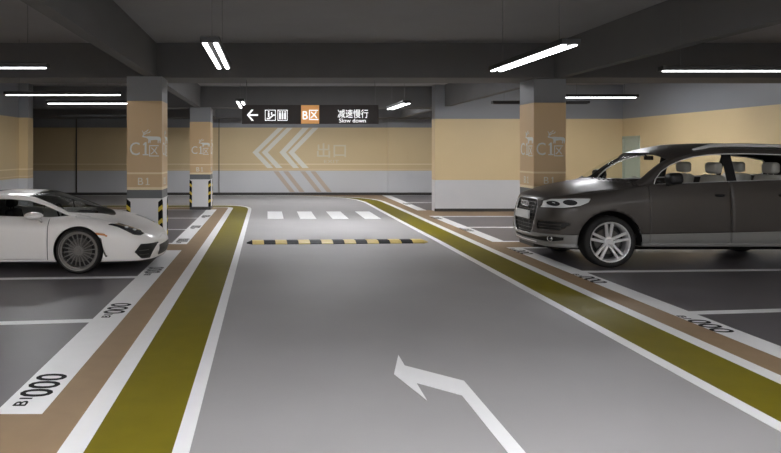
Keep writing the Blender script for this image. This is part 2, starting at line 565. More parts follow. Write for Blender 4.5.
def pillar(name, x0, x1, y0, y1, label, mirror_side):
    """mirror_side: +1 -> aisle is on the +x side, -1 -> aisle on the -x side"""
    cx, cy = (x0 + x1) / 2, (y0 + y1) / 2
    w, dd = x1 - x0, y1 - y0
    t = thing('concrete_pillar', label, 'pillar', (cx, cy, 0), 0)
    obj('shaft', bx(-w / 2, w / 2, -dd / 2, dd / 2, 0, ZB), M['pillar'], t)
    bm = nb()
    e = .006
    box(bm, -w / 2 - e, w / 2 + e, -dd / 2 - e, dd / 2 + e, 0, .09)
    obj('skirting', bm, M['base'], t)
    # corner guards, black with yellow slashes
    g = .062
    for sx in (-1, 1):
        for sy in (-1, 1):
            bm = nb()
            for (a, b, horiz) in ((0, 0, True), (0, 0, False)):
                z = .09
                k = 0
                # diagonal stripes as sheared slabs
                while z < .863 - .001:
                    z2 = min(z + (.15 if k % 2 == 0 else .075), .863)
                    sh = -.05
                    for fr in range(1):
                        pass
                    if horiz:
                        xa, xb = sx * w / 2, sx * (w / 2 - g)
                        q = [(xa, z), (xb, z + sh), (xb, z2 + sh), (xa, z2)]
                        q = [(u, min(max(v, .09), .863)) for u, v in q]
                        if z <= .09:
                            q[1] = (xb, .09)
                        ys = sy * (dd / 2)
                        vs = [bm.verts.new((u, ys + sy * .008, v)) for u, v in q] + [bm.verts.new((u, ys, v)) for u, v in q]
                    else:
                        ya, yb = sy * dd / 2, sy * (dd / 2 - g)
                        q = [(ya, z), (yb, z + sh), (yb, z2 + sh), (ya, z2)]
                        q = [(u, min(max(v, .09), .863)) for u, v in q]
                        if z <= .09:
                            q[1] = (yb, .09)
                        xs = sx * (w / 2)
                        vs = [bm.verts.new((xs + sx * .008, u, v)) for u, v in q] + [bm.verts.new((xs, u, v)) for u, v in q]
                    fs = [bm.faces.new(vs[:4]), bm.faces.new(vs[4:][::-1])]
                    for i in range(4):
                        fs.append(bm.faces.new((vs[i], vs[(i + 1) % 4], vs[4 + (i + 1) % 4], vs[4 + i])))
                    for f in fs:
                        f.material_index = k % 2
                    bmesh.ops.recalc_face_normals(bm, faces=fs)
                    k += 1
                    z = z2
            obj('corner_guard', bm, [M['black'], M['yellow']], t)
    # graphics on the front and the two sides
    faces = [(w, lambda u, v, h: (u, -dd / 2 - h, v)), (dd, lambda u, v, h: (w / 2 + h, u, v)), (dd, lambda u, v, h: (-w / 2 - h, -u, v))]
    for i, (ww, pl) in enumerate(faces):
        s = ww / .6
        if i == 0 or (i == 1 and mirror_side > 0) or (i == 2 and mirror_side < 0):
            text('zone_number', 'C', M['markp'], t, -.25 * s, -.08 * s, 1.60, 1.82, pl, .003)
            obj('zone_number', plate(one(-.03 * s, .07 * s, 1.60, 1.82), pl, .003), M['markp'], t)
            text('zone_number', '区', M['markp'], t, .08 * s, .25 * s, 1.58, 1.77, pl, .003)
            dp = [[(p[0] * .31 * s - .02 * s, 1.80 + p[1] * .235) for p in P] for P in [DEER] + ANT]
            obj('deer_emblem', plate(dp, pl, .004), M['markp'], t)
            text('level_number', 'B', M['mark'], t, -.11 * s, -.02 * s, 1.10, 1.22, pl, .003)
            obj('level_number', plate(one(.02 * s, .09 * s, 1.10, 1.22), pl, .003), M['mark'], t)
    return t


pillar('p', -2.37, -1.78, 11.8, 12.45, 'beige and grey square pillar just behind the nose of the white sports car', 1)
pillar('p', -2.22, -1.63, 20.0, 20.75, 'farther beige and grey square pillar at the far end of the left parking bays', 1)
pillar('p', 4.64, 5.20, 12.2, 12.87, 'beige and grey square pillar standing behind the bonnet of the dark grey car', -1)

# exit chevrons on the back wall
KW = YB / F
wpl = lambda u, v, h: ((u - VX) * KW, YB - h, CH - (v - VY) * KW)
for (t0, t1, vx_, b0, b1) in ((277.9, 283.6, 252.4, 267.3, 273.2), (286.8, 292.6, 261.7, 276.3, 282.5), (302.6, 308.8, 279.4, 293.2, 299), (312.6, 318.4, 288.3, 302.5, 308.8)):
    w = t1 - t0
    P = [(t0, 127.8), (t1, 127.8), (vx_ + w + .3, 152.4), (b1, 168.0), (b0, 168.0), (vx_, 152.4)]
    obj('chevron', plate([[P[0], P[1], P[2], P[5]], [P[5], P[2], P[3], P[4]]], wpl, .006), M['mark'], wb)
for a in (273.4, 283.2, 300.2, 310.4):
    P = [(a, 171.3), (a + 5.0, 171.3), (a + 5.0 + 16.5, 192), (a + 16.5, 192)]
    obj('chevron_tail', plate([P], wpl, .006), M['mark2'], wb)
text('exit_lettering', '出口', M['mark3'], wb, 317, 346, -157.5, -143.3, lambda u, v, h: wpl(u, -v, h), .006, bold=.01)
text('exit_lettering', 'EXIT', M['mark3'], wb, 324, 339, -163, -160, lambda u, v, h: wpl(u, -v, h), .006)

# ------------------------------------------------------------------ hanging sign
DS = 12.45
KS = DS / F
sg = thing('direction_sign', 'long dark brown direction sign hanging from the beam over the lane', 'sign', ((310 - VX) * KS, DS, 0))
ox = (310 - VX) * KS
spl = lambda u, v, h: ((u - VX) * KS - ox, -.03 - h, CH + (VY - v) * KS)
tpl = lambda u, v, h: spl(u, -v, h)
x0, x1 = (242 - VX) * KS - ox, (378.3 - VX) * KS - ox
z0, z1 = CH + (VY - 124) * KS, CH + (VY - 105) * KS
obj('panel', bx(x0, x1, -.03, .03, z0, z1, bevel=.004), M['sign'], sg)
obj('zone_tile', bx((301 - VX) * KS - ox, (319 - VX) * KS - ox, -.036, -.03, z0 + .004, z1 - .004), M['signor'], sg)
text('zone_lettering', 'B区', M['signw'], sg, 302.6, 318.2, -120, -110, lambda u, v, h: tpl(u, v, h + .006), .004)
text('warning_lettering', '减速慢行', M['signw'], sg, 337.5, 368, -118, -109.5, tpl, .004)
text('warning_lettering', 'Slow down', M['signw'], sg, 339, 365.5, -122.6, -118.6, tpl, .004)
A = [[(247, 115.1), (251.5, 109.8), (253.6, 109.8), (249.6, 114.4), (258, 114.4), (258, 115.9), (249.6, 115.9), (253.9, 120.9), (251.8, 120.9)]]
obj('left_arrow', plate(A, spl, .005), M['signw'], sg)


def frame2(u0, u1, v0, v1, w=.7):
    return [[(u0, v0), (u1, v0), (u1, v0 + w), (u0, v0 + w)], [(u0, v1 - w), (u1, v1 - w), (u1, v1), (u0, v1)],
            [(u0, v0), (u0 + w, v0), (u0 + w, v1), (u0, v1)], [(u1 - w, v0), (u1, v0), (u1, v1), (u1 - w, v1)]]


P = frame2(265, 275.6, 110, 120.7, .5)
P += [[(266.8, 118), (269, 118), (273, 114.6), (275, 114.6), (275, 115.8), (273.4, 115.8), (269.4, 119.3), (266.8, 119.3)], [(268, 113), (269.4, 113), (269.4, 117), (268, 117)], [(268.1, 111.3), (269.4, 111.3), (269.4, 112.5), (268.1, 112.5)],
      [(271, 112.4), (272.2, 112.4), (272.2, 115), (271, 115)]]
obj('escalator_pictogram', plate(P, spl, .005), M['signw'], sg)
P = frame2(277.6, 287.4, 110, 120.7, .5)
P += [[(a, 113.3), (a + 1.5, 113.3), (a + 1.5, 119.3), (a, 119.3)] for a in (279.2, 281.7, 284.3)] + [[(a, 111.4), (a + 1.3, 111.4), (a + 1.3, 112.7), (a, 112.7)] for a in (279.3, 281.8, 284.4)]
obj('lift_pictogram', plate(P, spl, .005), M['signw'], sg)
for px in (246.5, 375):
    x = (px - VX) * KS - ox
    obj('hanging_rod', tube(nb(), [(x, 0, z1 - .01), (x, 0, ZB + .004)], .006, 6), M['wire'], sg)

# ------------------------------------------------------------------ lamps
LZ = 2.6


def lamp(x, y, length, rz, label, group=None, lit=True, n=2, cz=ZC, lz=LZ, tm=None):
    t = thing('linear_lamp', label, 'ceiling lamp', (x, y, cz), rz, group)
    hw = .055 if n == 2 else .03
    if tm:
        hw = .15
    h = length / 2
    z = lz - cz
    bm = nb()
    box(bm, -h, h, -hw - .03, hw + .03, z + .008, min(z + .06, -.002), bevel=.006)
    obj('housing', bm, M['lamp'], t)
    for k in range(n):
        yy = (k - (n - 1) / 2) * (.16 if tm else .095)
        bm = nb()
        r = .07 if tm else .02 if n == 2 else .018
        box(bm, -h + .03, h - .03, yy - r, yy + r, z - (.05 if tm and z < -.2 else .004), z + .008, bevel=.003, seg=1)
        obj('tube', bm, tm or (M['tube'] if lit else M['lamp']), t)
    if z < -.2:
        for s in (-1, 1):
            obj('suspension_wire', tube(nb(), [(s * h * .75, 0, z + .06), (s * h * .75, 0, -.001)], .003, 5), M['wire'], t)
    return t


lamps = [
    (-.50, 7.02, 1.9, PI / 2, 'nearest twin tube lamp, hanging lengthwise over the lane, up and left of the direction sign', 1, 2, LZ),
    (2.68, 7.2, 2.05, PI / 2, 'large slanting twin tube lamp above and left of the right hand pillar', 1, 2, LZ),
    (-.52, 14.1, 1.9, PI / 2, 'tiny far twin tube lamp peeking out at the left end of the direction sign', 1, 2, LZ),
    (2.72, 14.6, 1.9, PI / 2, 'small far twin tube lamp hanging just right of the direction sign', 1, 2, LZ),
    (-3.42, 7.9, 1.9, 0, 'linear lamp cut by the left edge, highest of the left hand lamps', 1, 1, LZ),
    (-3.40, 11.65, 1.95, 0, 'long lit linear lamp ending just left of the near pillar, second highest on the left', 1, 1, LZ),
    (-3.35, 13.7, 1.95, 0, 'lit linear lamp running behind the near left pillar, third highest on the left', 1, 1, LZ),
    (-4.73, 19.0, 1.95, 0, 'dark unlit linear lamp before the back wall on the left', 0, 1, LZ),
    (5.55, 8.2, 1.9, 0, 'long lit linear lamp cut by the right edge, above the dark car', 1, 1, LZ),
    (5.93, 13.02, 1.9, 0, 'lit linear lamp coming out from behind the right of the right hand pillar', 1, 1, 2.665),
    (5.36, 13.75, 1.9, 0, 'dark unlit linear lamp passing behind the right hand pillar', 0, 1, LZ),
]
for (x, y, L_, rz, lb, lit, n, lz) in lamps:
    cz = ZB if (12.05 < y < 13.04) else ZC
    lamp(x, y, L_, rz, lb, None, bool(lit), n, cz, lz)
# added fill lamps brightening the hall
FILL = [(-.5, 1.5, PI / 2), (2.76, 1.5, PI / 2), (-3.6, 1.5, 0), (7, 1.5, 0), (-.5, -2.5, PI / 2), (2.76, -2.5, PI / 2), (-4, -2.5, 0), (7, -2.5, 0),
       (-.5, -6.8, PI / 2), (2.76, -6.8, PI / 2), (-4, -6.8, 0), (7, -6.8, 0),
       (-3.8, 3.0, 0), (-5.6, 3.0, 0), (.3, 3.0, 0), (2.4, 3.0, 0), (6.6, 3.0, 0), (8.4, 3.0, 0),
       (-5.0, 15.2, 0), (1.5, 15.0, 0), (1.5, 15.6, 0), (1.5, 16.2, 0), (7.0, 15.0, 0),(7.4, 16.2, 0), 
       (-.8, 22.8, 0), (1.2, 22.8, 0), (3.2, 22.8, 0), (6.5, 23.0, 0)]
for (x, y, rz) in FILL:
    if y < 4:
        lamp(x, y, 1.5, rz, 'added fill lamp hung out of view to brighten the hall', 'added fill lamps', True, 2, ZC, 2.75, M['panel'] if y > 1 else M['panelb'])
        continue
    lamp(x, y, 1.5, rz, 'added fill lamp on the ceiling, hidden by beams, to brighten the hall', 'added fill lamps', True, 2, ZC, ZC - .045, M['panelf'])

# ================================================================== cars
def pchip(xs, ys, x):
    xs = np.asarray(xs, float); ys = np.asarray(ys, float)
    h = np.diff(xs); d = np.diff(ys) / h
    m = np.zeros(len(xs))
    for i in range(1, len(xs) - 1):
        if d[i - 1] * d[i] > 0:
            w1 = 2 * h[i] + h[i - 1]; w2 = h[i] + 2 * h[i - 1]
            m[i] = (w1 + w2) / (w1 / d[i - 1] + w2 / d[i])
    m[0] = d[0]; m[-1] = d[-1]
    i = min(max(int(np.searchsorted(xs, x) - 1), 0), len(xs) - 2)
    t = (x - xs[i]) / h[i]
    t = min(max(t, 0), 1)
    return ((2 * t ** 3 - 3 * t ** 2 + 1) * ys[i] + (t ** 3 - 2 * t ** 2 + t) * h[i] * m[i] + (-2 * t ** 3 + 3 * t ** 2) * ys[i + 1] + (t ** 3 - t ** 2) * h[i] * m[i + 1])


def car_body(W, ST, samples, sub=6, lean=None):
    """W: [(s, halfwidth)]; ST: [(s, [(yfrac, z) x rows])]. Returns bmesh with a 't' row layer."""
    ws, wv = zip(*W)
    ss = [a for a, _ in ST]
    K = len(ST[0][1])
    bm = nb()
    lt = bm.verts.layers.float.new('t')
    for side in (1, -1):
        prev = None
        for s in samples:
            w = pchip(ws, wv, s)
            P = [(pchip(ss, [r[k][0] for _, r in ST], s) * w, pchip(ss, [r[k][1] for _, r in ST], s)) for k in range(K)]
            ext = [(-P[1][0], P[1][1])] + P + [(-P[-2][0], P[-2][1])]
            col = []
            for k in range(K - 1):
                p0, p1, p2, p3 = [np.array(ext[k + j]) for j in range(4)]
                for q in range(sub if k < K - 2 else sub + 1):
                    u = q / sub
                    c = .5 * ((2 * p1) + (-p0 + p2) * u + (2 * p0 - 5 * p1 + 4 * p2 - p3) * u * u + (-p0 + 3 * p1 - 3 * p2 + p3) * u ** 3)
                    y = max(c[0], 0)
                    dx = lean(s, c[1]) if lean else 0
                    v = bm.verts.new((s + dx, y * side, c[1]))
                    v[lt] = k + u
                    col.append(v)
            if prev:
                for i in range(len(col) - 1):
                    bm.faces.new((prev[i], prev[i + 1], col[i + 1], col[i]))
            prev = col
    bmesh.ops.remove_doubles(bm, verts=bm.verts, dist=2e-4)
    bmesh.ops.dissolve_degenerate(bm, edges=bm.edges, dist=1e-5)
    bmesh.ops.recalc_face_normals(bm, faces=bm.faces)
    bm.faces.layers.int.new('part')
    return bm


def cut(bm, f):
    lt = bm.verts.layers.float['t']
    val = {v: f(v.co.x, v.co.y, v.co.z, v[lt]) for v in bm.verts}
    todo = []
    for e in bm.edges:
        a, b = e.verts
        if (val[a] < 0) != (val[b] < 0) and abs(val[a]) > 1e-6 and abs(val[b]) > 1e-6:
            ca, cb, ta, tb = a.co, b.co, a[lt], b[lt]
            lo, hi = 0., 1.
            sa = val[a] < 0
            for _ in range(14):
                mid = (lo + hi) / 2
                c = ca.lerp(cb, mid)
                if (f(c.x, c.y, c.z, ta + (tb - ta) * mid) < 0) == sa:
                    lo = mid
                else:
                    hi = mid
            todo.append((e, a, (lo + hi) / 2, ta + (tb - ta) * (lo + hi) / 2))
    nv = []
    for e, a, k, t in todo:
        _, v = bmesh.utils.edge_split(e, a, k)
        v[lt] = t
        nv.append(v)
    if nv:
        bmesh.ops.connect_verts(bm, verts=nv)


def fval(face, f, lt):
    c = Vector((0, 0, 0)); t = 0
    for v in face.verts:
        c += v.co; t += v[lt]
    n = len(face.verts)
    c /= n; t /= n
    return f(c.x, c.y, c.z, t)


def assign(bm, f, pid, only=None):
    lt = bm.verts.layers.float['t']
    lp = bm.faces.layers.int['part']
    for fa in bm.faces:
        if (only is None or fa[lp] in only) and fval(fa, f, lt) < 0:
            fa[lp] = pid


def poly(P):
    """signed distance to a 2D polygon, negative inside"""
    P = [tuple(p) for p in P]
    n = len(P)

    def f(x, y):
        d = 1e9
        ins = False
        for i in range(n):
            ax, ay = P[i]; bx_, by = P[(i + 1) % n]
            ex, ey = bx_ - ax, by - ay
            wx, wy = x - ax, y - ay
            t = max(0, min(1, (wx * ex + wy * ey) / (ex * ex + ey * ey)))
            d = min(d, (wx - ex * t) ** 2 + (wy - ey * t) ** 2)
            if (ay > y) != (by > y) and x < (bx_ - ax) * (y - ay) / (by - ay) + ax:
                ins = not ins
        d = math.sqrt(d)
        return -d if ins else d
    return f


def extract(bm, test):
    """new bmesh of the faces that pass test(face)"""
    out = nb()
    mp = {}
    for fa in bm.faces:
        if test(fa):
            vs = []
            for v in fa.verts:
                if v not in mp:
                    mp[v] = out.verts.new(v.co)
                vs.append(mp[v])
            try:
                out.faces.new(vs)
            except ValueError:
                pass
    return out


def loops(bm):
    """ordered boundary loops of an open mesh"""
    adj = {}
    for e in bm.edges:
        if len(e.link_faces) == 1:
            a, b = e.verts
            adj.setdefault(a, []).append(b)
            adj.setdefault(b, []).append(a)
    seen = set()
    res = []
    for s in list(adj):
        if s in seen:
            continue
        L = [s]; seen.add(s)
        cur = s
        while True:
            nx = [v for v in adj[cur] if v not in seen]
            if not nx:
                break
            cur = nx[0]
            seen.add(cur)
            L.append(cur)
        if len(L) > 5:
            res.append([v.co.copy() for v in L])
    return res


def thin(path, step):
    out = [path[0]]
    for p in path[1:]:
        if (p - out[-1]).length > step:
            out.append(p)
    return out


def sofa(bm, x0, x1, y0, y1, z0, z1, b, rot=0, piv=(0, 0)):
    q = nb()
    box(q, x0, x1, y0, y1, z0, z1, bevel=b, seg=4)
    for v in q.verts:
        dx, dz = v.co.x - piv[0], v.co.z - piv[1]
        v.co.x = piv[0] + dx * math.cos(rot) + dz * math.sin(rot)
        v.co.z = piv[1] - dx * math.sin(rot) + dz * math.cos(rot)
    me = bpy.data.meshes.new('tmp')
    q.to_mesh(me); q.free()
    bm.from_mesh(me)
    bpy.data.meshes.remove(me)
    return bm


def shell(o, th):
    md = o.modifiers.new('thickness', 'SOLIDIFY')
    md.thickness = th
    md.offset = -1
    return o


def wheel(root, x, y, z, side, R, rr, width, style, m_rim, first):
    """side = +1/-1 : which way the face looks. Returns the wheel part"""
    if first is not None:
        w = first.copy(); COL.objects.link(w); w.parent = root
        w.location = (x, y, z)
        w.rotation_euler = (0, 0, 0 if side < 0 else PI)
        for ch in list(first.children):
            c = ch.copy(); COL.objects.link(c); c.parent = w
        return w
    bm = nb()
    hw = width / 2
    # barrel and lip, face towards -y
    lathe_y(bm, [(hw - .02, rr - .02), (hw, rr + .004), (hw - .03, rr - .012), (-hw + .05, rr - .03), (-hw + .015, rr - .014), (-hw - .002, rr - .004), (-hw - .004, rr + .006), (-hw + .012, rr + .006)], 72)
    yf = -hw + .012

    def spoke(a0, a1, r0, r1, w0, w1, y0, y1, th=.03):
        """a prism from radius r0 at angle a0 to r1 at angle a1"""
        pts = []
        for (a, r, w, yy) in ((a0, r0, w0, y0), (a1, r1, w1, y1)):
            c = Vector((math.cos(a) * r, 0, math.sin(a) * r))
            d = Vector((math.cos(a1) * r1 - math.cos(a0) * r0, 0, math.sin(a1) * r1 - math.sin(a0) * r0)).normalized()
            n = Vector((-d.z, 0, d.x))
            pts.append([c + n * w / 2 + Vector((0, yy + .008, 0)), c + n * w * .3 + Vector((0, yy, 0)), c - n * w * .3 + Vector((0, yy, 0)), c - n * w / 2 + Vector((0, yy + .008, 0)),
                        c - n * w / 2 + Vector((0, yy + th, 0)), c + n * w / 2 + Vector((0, yy + th, 0))])
        A = [bm.verts.new(p) for p in pts[0]]
        B = [bm.verts.new(p) for p in pts[1]]
        n = len(A)
        for i in range(n):
            bm.faces.new((A[i], A[(i + 1) % n], B[(i + 1) % n], B[i]))
        bm.faces.new(A); bm.faces.new(B[::-1])
    if style == 'double':
        for k in range(5):
            a = PI / 2 + k * 2 * PI / 5
            for s in (-1, 1):
                spoke(a + s * .34, a + s * .165, .058, rr - .012, .040, .040, yf + .03, yf + .004)
        lathe_y(bm, [(yf + .05, .07), (yf + .024, .066), (yf + .02, .038), (yf + .012, .034), (yf + .012, 0.0005)], 40)
        for k in range(5):
            a = PI / 2 + PI / 5 + k * 2 * PI / 5
            c = Vector((math.cos(a) * .066, yf + .014, math.sin(a) * .066))
            tube(bm, [c, c + Vector((0, .02, 0))], .011, 8)
    else:
        for k in range(20):
            a = k * 2 * PI / 20
            spoke(a, a + .10, .05, rr - .028, .016, .012, yf + .02, yf + .012, .02)
        lathe_y(bm, [(yf + .03, rr - .034), (yf + .008, rr - .034), (yf + .008, rr - .016), (yf + .03, rr - .012)], 72)
        lathe_y(bm, [(yf + .045, .07), (yf + .014, .062), (yf + .014, .03), (yf + .004, .026), (yf + .004, .0005)], 32)
    bmesh.ops.recalc_face_normals(bm, faces=bm.faces)
    w = obj('wheel', bm, m_rim, root)
    w.location = (x, y, z)
    w.rotation_euler = (0, 0, 0 if side < 0 else PI)
    bm = nb()
    T = [(-hw + .01, rr + .002), (-hw - .008, rr + .012), (-hw - .016, (rr + R) / 2), (-hw - .004, R - .018), (-hw + .016, R - .003), (-hw + .04, R)]
    prof = T + [(-p[0], p[1]) for p in T[::-1]]
    lathe_y(bm, prof, 80)
    # tread grooves
    for g in (-.05, 0, .05):
        pass
    bmesh.ops.recalc_face_normals(bm, faces=bm.faces)
    obj('tyre', bm, M['tyre'], w, True)
    bm = nb()
    lathe_y(bm, [(-hw + .095, .07), (-hw + .095, rr - .10), (-hw + .12, rr - .10), (-hw + .12, .07)], 48)
    bmesh.ops.recalc_face_normals(bm, faces=bm.faces)
    obj('brake_disc', bm, M['disc'], w)
    bm = nb()
    lathe_y(bm, [(.02, rr - .035), (.02, .01)], 48)  # dark disc put in for the shade behind the spokes
    obj('wheel_shade_disc', bm, M['grille'], w)
    return w


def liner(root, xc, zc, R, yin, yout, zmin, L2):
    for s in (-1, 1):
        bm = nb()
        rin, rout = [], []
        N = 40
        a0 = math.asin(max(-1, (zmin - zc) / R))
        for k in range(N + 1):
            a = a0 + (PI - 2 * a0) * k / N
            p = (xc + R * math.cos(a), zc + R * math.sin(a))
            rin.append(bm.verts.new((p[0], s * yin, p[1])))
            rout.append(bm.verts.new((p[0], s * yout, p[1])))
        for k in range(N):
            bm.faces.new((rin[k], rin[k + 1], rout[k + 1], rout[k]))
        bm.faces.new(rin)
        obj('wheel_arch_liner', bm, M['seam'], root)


def samp(pts):
    out = []
    for a, b, n in pts:
        out += [a + (b - a) * i / n for i in range(n)]
    out.append(pts[-1][1])
    return out


# ------------------------------------------------------------------ dark grey SUV
SUV_DLO = [(1.56, 1.185), (1.60, 1.265), (1.70, 1.375), (1.84, 1.465), (2.02, 1.54), (2.19, 1.585), (2.38, 1.612), (2.65, 1.63), (3.0, 1.632), (3.5, 1.615), (4.0, 1.575), (4.28, 1.52), (4.36, 1.44), (4.36, 1.285), (4.3, 1.275), (3.5, 1.255), (2.55, 1.225), (1.95, 1.20)]
def build_suv():
    L = 5.0
    H = [0, .90, .975, .995, 1, .985, .93, .86, .78, .42, 0]

    def st(s, z, y=None):
        return (s, list(zip(y or H, z)))
    G = lambda a, b, c, d: [0, .90, .975, .995, 1, .985, a, b, c, d, 0]
    ST = [
        st(0, [.29, .29, .33, .42, .58, .76, .88, .925, .945, .965, .97]),
        st(.04, [.28, .28, .33, .43, .60, .78, .90, .945, .965, .99, 1.0]),
        st(.12, [.275, .275, .33, .44, .62, .80, .92, .965, .985, 1.025, 1.04]),
        st(.3, [.275, .275, .33, .45, .64, .83, .945, .99, 1.015, 1.07, 1.09]),
        st(.68, [.28, .28, .34, .46, .67, .88, 1.0, 1.05, 1.08, 1.15, 1.175]),
        st(.98, [.30, .30, .35, .46, .69, .92, 1.05, 1.095, 1.12, 1.20, 1.235]),
        st(1.10, [.30, .30, .35, .47, .70, .935, 1.08, 1.115, 1.14, 1.235, 1.275], G(.93, .87, .80, .44)),
        st(1.25, [.31, .31, .36, .47, .71, .95, 1.11, 1.14, 1.17, 1.35, 1.40], G(.93, .875, .815, .46)),
        st(1.41, [.31, .31, .36, .48, .71, .96, 1.135, 1.165, 1.225, 1.445, 1.49], G(.93, .88, .82, .47)),
        st(1.56, [.31, .31, .36, .48, .72, .965, 1.15, 1.23, 1.34, 1.525, 1.56], G(.93, .875, .80, .46)),
        st(1.72, [.31, .31, .36, .48, .72, .97, 1.16, 1.39, 1.46, 1.595, 1.62], G(.93, .83, .775, .44)),
        st(1.95, [.31, .31, .36, .49, .73, .975, 1.175, 1.51, 1.57, 1.67, 1.69], G(.93, .80, .75, .42)),
        st(2.35, [.31, .31, .36, .49, .73, .985, 1.195, 1.615, 1.67, 1.742, 1.76], G(.93, .775, .72, .40)),
        st(2.8, [.31, .31, .36, .50, .74, .995, 1.215, 1.64, 1.695, 1.762, 1.775], G(.93, .77, .71, .40)),
        st(3.5, [.31, .31, .36, .50, .75, 1.01, 1.24, 1.63, 1.685, 1.755, 1.77], G(.93, .765, .70, .40)),
        st(4.2, [.33, .33, .38, .52, .77, 1.02, 1.26, 1.58, 1.64, 1.715, 1.73], G(.93, .75, .68, .39)),
        st(4.55, [.35, .35, .40, .54, .78, 1.02, 1.25, 1.50, 1.57, 1.66, 1.68], G(.93, .76, .69, .40)),
        st(4.75, [.36, .36, .41, .55, .78, 1.0, 1.18, 1.30, 1.35, 1.44, 1.47], G(.93, .82, .74, .42)),
        st(4.92, [.38, .38, .43, .56, .76, .94, 1.05, 1.10, 1.13, 1.17, 1.19]),
        st(5.0, [.42, .42, .46, .58, .74, .90, .98, 1.02, 1.04, 1.07, 1.08]),
    ]
    W = [(0, 0), (.006, .16), (.022, .34), (.05, .50), (.1, .635), (.18, .75), (.3, .845), (.5, .915), (.9, .96), (1.5, .975), (3.4, .98), (4.2, .96), (4.6, .91), (4.8, .83), (4.93, .65), (4.985, .35), (5.0, 0)]
    sm = [0, .001, .003, .006, .010, .016, .022, .030, .040] + samp([(.05, .2, 8), (.2, .5, 10), (.5, 1.0, 14), (1.0, 2.4, 40), (2.4, 4.2, 40), (4.2, 4.8, 14), (4.8, 4.98, 9)]) + [4.985, 4.993, 4.998, 5.0]

    def lean(s, z):
        k = math.exp(-(s / .35) ** 2)
        if z > .62:
            return k * ((z - .62) * .22)
        return k * (.06 * max(0, (.45 - z) / .2) ** 1.5)
    bm = car_body(W, ST, sm, 6, lean)
    bvh = BVHTree.FromBMesh(bm)
    hx = L / 2

    def sidepoint(s, z, off=0):
        h = bvh.ray_cast(Vector((s, -3, z)), Vector((0, 1, 0)))
        return Vector((s, h[0].y - off, z))

    def frontpoint(y, z, off=0):
        h = bvh.ray_cast(Vector((-2, y, z)), Vector((1, 0, 0)))
        return Vector((h[0].x - off, y, z))
    wx1, wx2, wz, R = .91, 3.91, .369, .445
    arch = lambda x, y, z, t: max(min(math.hypot(x - wx1, z - wz), math.hypot(x - wx2, z - wz)) - R, .5 - abs(y), t - 6)
    dlo = poly(SUV_DLO)
    fd = lambda x, y, z, t: max(dlo(x, z), 5.4 - t, t - 8)
    wsl = lambda x, y, z, t: max(8.12 - t, (1.03 + .50 * y * y) - x, x - (1.74 + .22 * y * y))
    rwl = lambda x, y, z, t: max(8.1 - t, 4.62 - x, x - 4.80)
    hl_p = poly([(.10, .835), (.13, .93), (.20, .965), (.45, .985), (.66, .985), (.62, .93), (.50, .88), (.30, .845)])
    hl = lambda x, y, z, t: max(hl_p(x, z), .45 - abs(y), t - 7.6)
    gr_p = poly([(-.29, .42), (.29, .42), (.38, .50), (.42, .66), (.415, .86), (.385, .925), (.33, .95), (-.33, .95), (-.385, .925), (-.415, .86), (-.42, .66), (-.38, .50)])
    gr = lambda x, y, z, t: max(gr_p(y, z), x - .5)
    in_p = poly([(.50, .515), (.80, .525), (.87, .60), (.875, .64), (.50, .64), (.47, .58)])
    inn = lambda x, y, z, t: max(in_p(abs(y), z), x - .9)
    lo_p = poly([(.0, .345), (.70, .345), (.83, .38), (.83, .42), (.70, .43), (.50, .40), (.0, .385)])
    low = lambda x, y, z, t: max(lo_p(abs(y), z), x - .6)
    lowband = lambda x, y, z, t: z - (.455 + .022 * x)
    for f in (arch, fd, wsl, rwl, hl, gr, inn, low, lowband):
        cut(bm, f)
    seams = [(1.46, .0), (2.62, .0), (3.52, .0)]
    for s, k in seams:
        for e in (-.0035, .0035):
            cut(bm, lambda x, y, z, t, s=s, e=e: x - s - e if (t < 7 and abs(y) > .4) else (1 if x > s else -1) * .0000005)
    for e in (2.60, 2.74, 3.60, 3.68):
        cut(bm, lambda x, y, z, t, e=e: x - e if 5.4 < t < 8 else (1 if x > e else -1) * .0000005)
    lt = bm.verts.layers.float['t']; lp = bm.faces.layers.int['part']
    # parts: 1 arch hole, 2 glass front, 3 glass rear, 4 quarter glass, 5 pillar black, 6 windscreen, 7 rear window, 8 headlight, 9 grille, 10 intake, 11 cladding, 12 gap, 13 front door, 14 rear door, 15 bonnet, 16 lower slot
    assign(bm, lowband, 11)
    assign(bm, lambda x, y, z, t: max(-z + .455 + .022 * x, 1.465 - x, x - 2.615, t - 6.9, .5 - abs(y)), 13)
    assign(bm, lambda x, y, z, t: max(-z + .455 + .022 * x, 2.625 - x, x - 3.515, t - 6.9, .5 - abs(y)), 14)
    for s, k in seams:
        assign(bm, lambda x, y, z, t, s=s: max(abs(x - s) - .0034, t - 6.2, .5 - abs(y), .36 - z), 12)
    assign(bm, lambda x, y, z, t: max(6.99 - t, x - (1.0 + .50 * y * y), .06 - x), 15)
    assign(bm, gr, 9); assign(bm, inn, 10); assign(bm, low, 16); assign(bm, hl, 8)
    assign(bm, fd, 5)
    assign(bm, lambda x, y, z, t: max(fd(x, y, z, t), 3.2 - x), 19)
    assign(bm, lambda x, y, z, t: max(fd(x, y, z, t), x - 2.60), 2)
    assign(bm, lambda x, y, z, t: max(fd(x, y, z, t), x - 3.60, 2.74 - x), 3)
    assign(bm, lambda x, y, z, t: max(fd(x, y, z, t), 3.68 - x), 4)
    assign(bm, wsl, 6); assign(bm, rwl, 7); assign(bm, arch, 1)
    return L, bm, bvh, sidepoint, frontpoint, lp


def part(bm, lp, pid, side=None):
    def t(f):
        if f[lp] != pid:
            return False
        if side is None:
            return True
        return (f.calc_center_median().y > 0) == (side > 0)
    return extract(bm, t)


def shift(bm, dx):
    for v in bm.verts:
        v.co.x += dx
    return bm


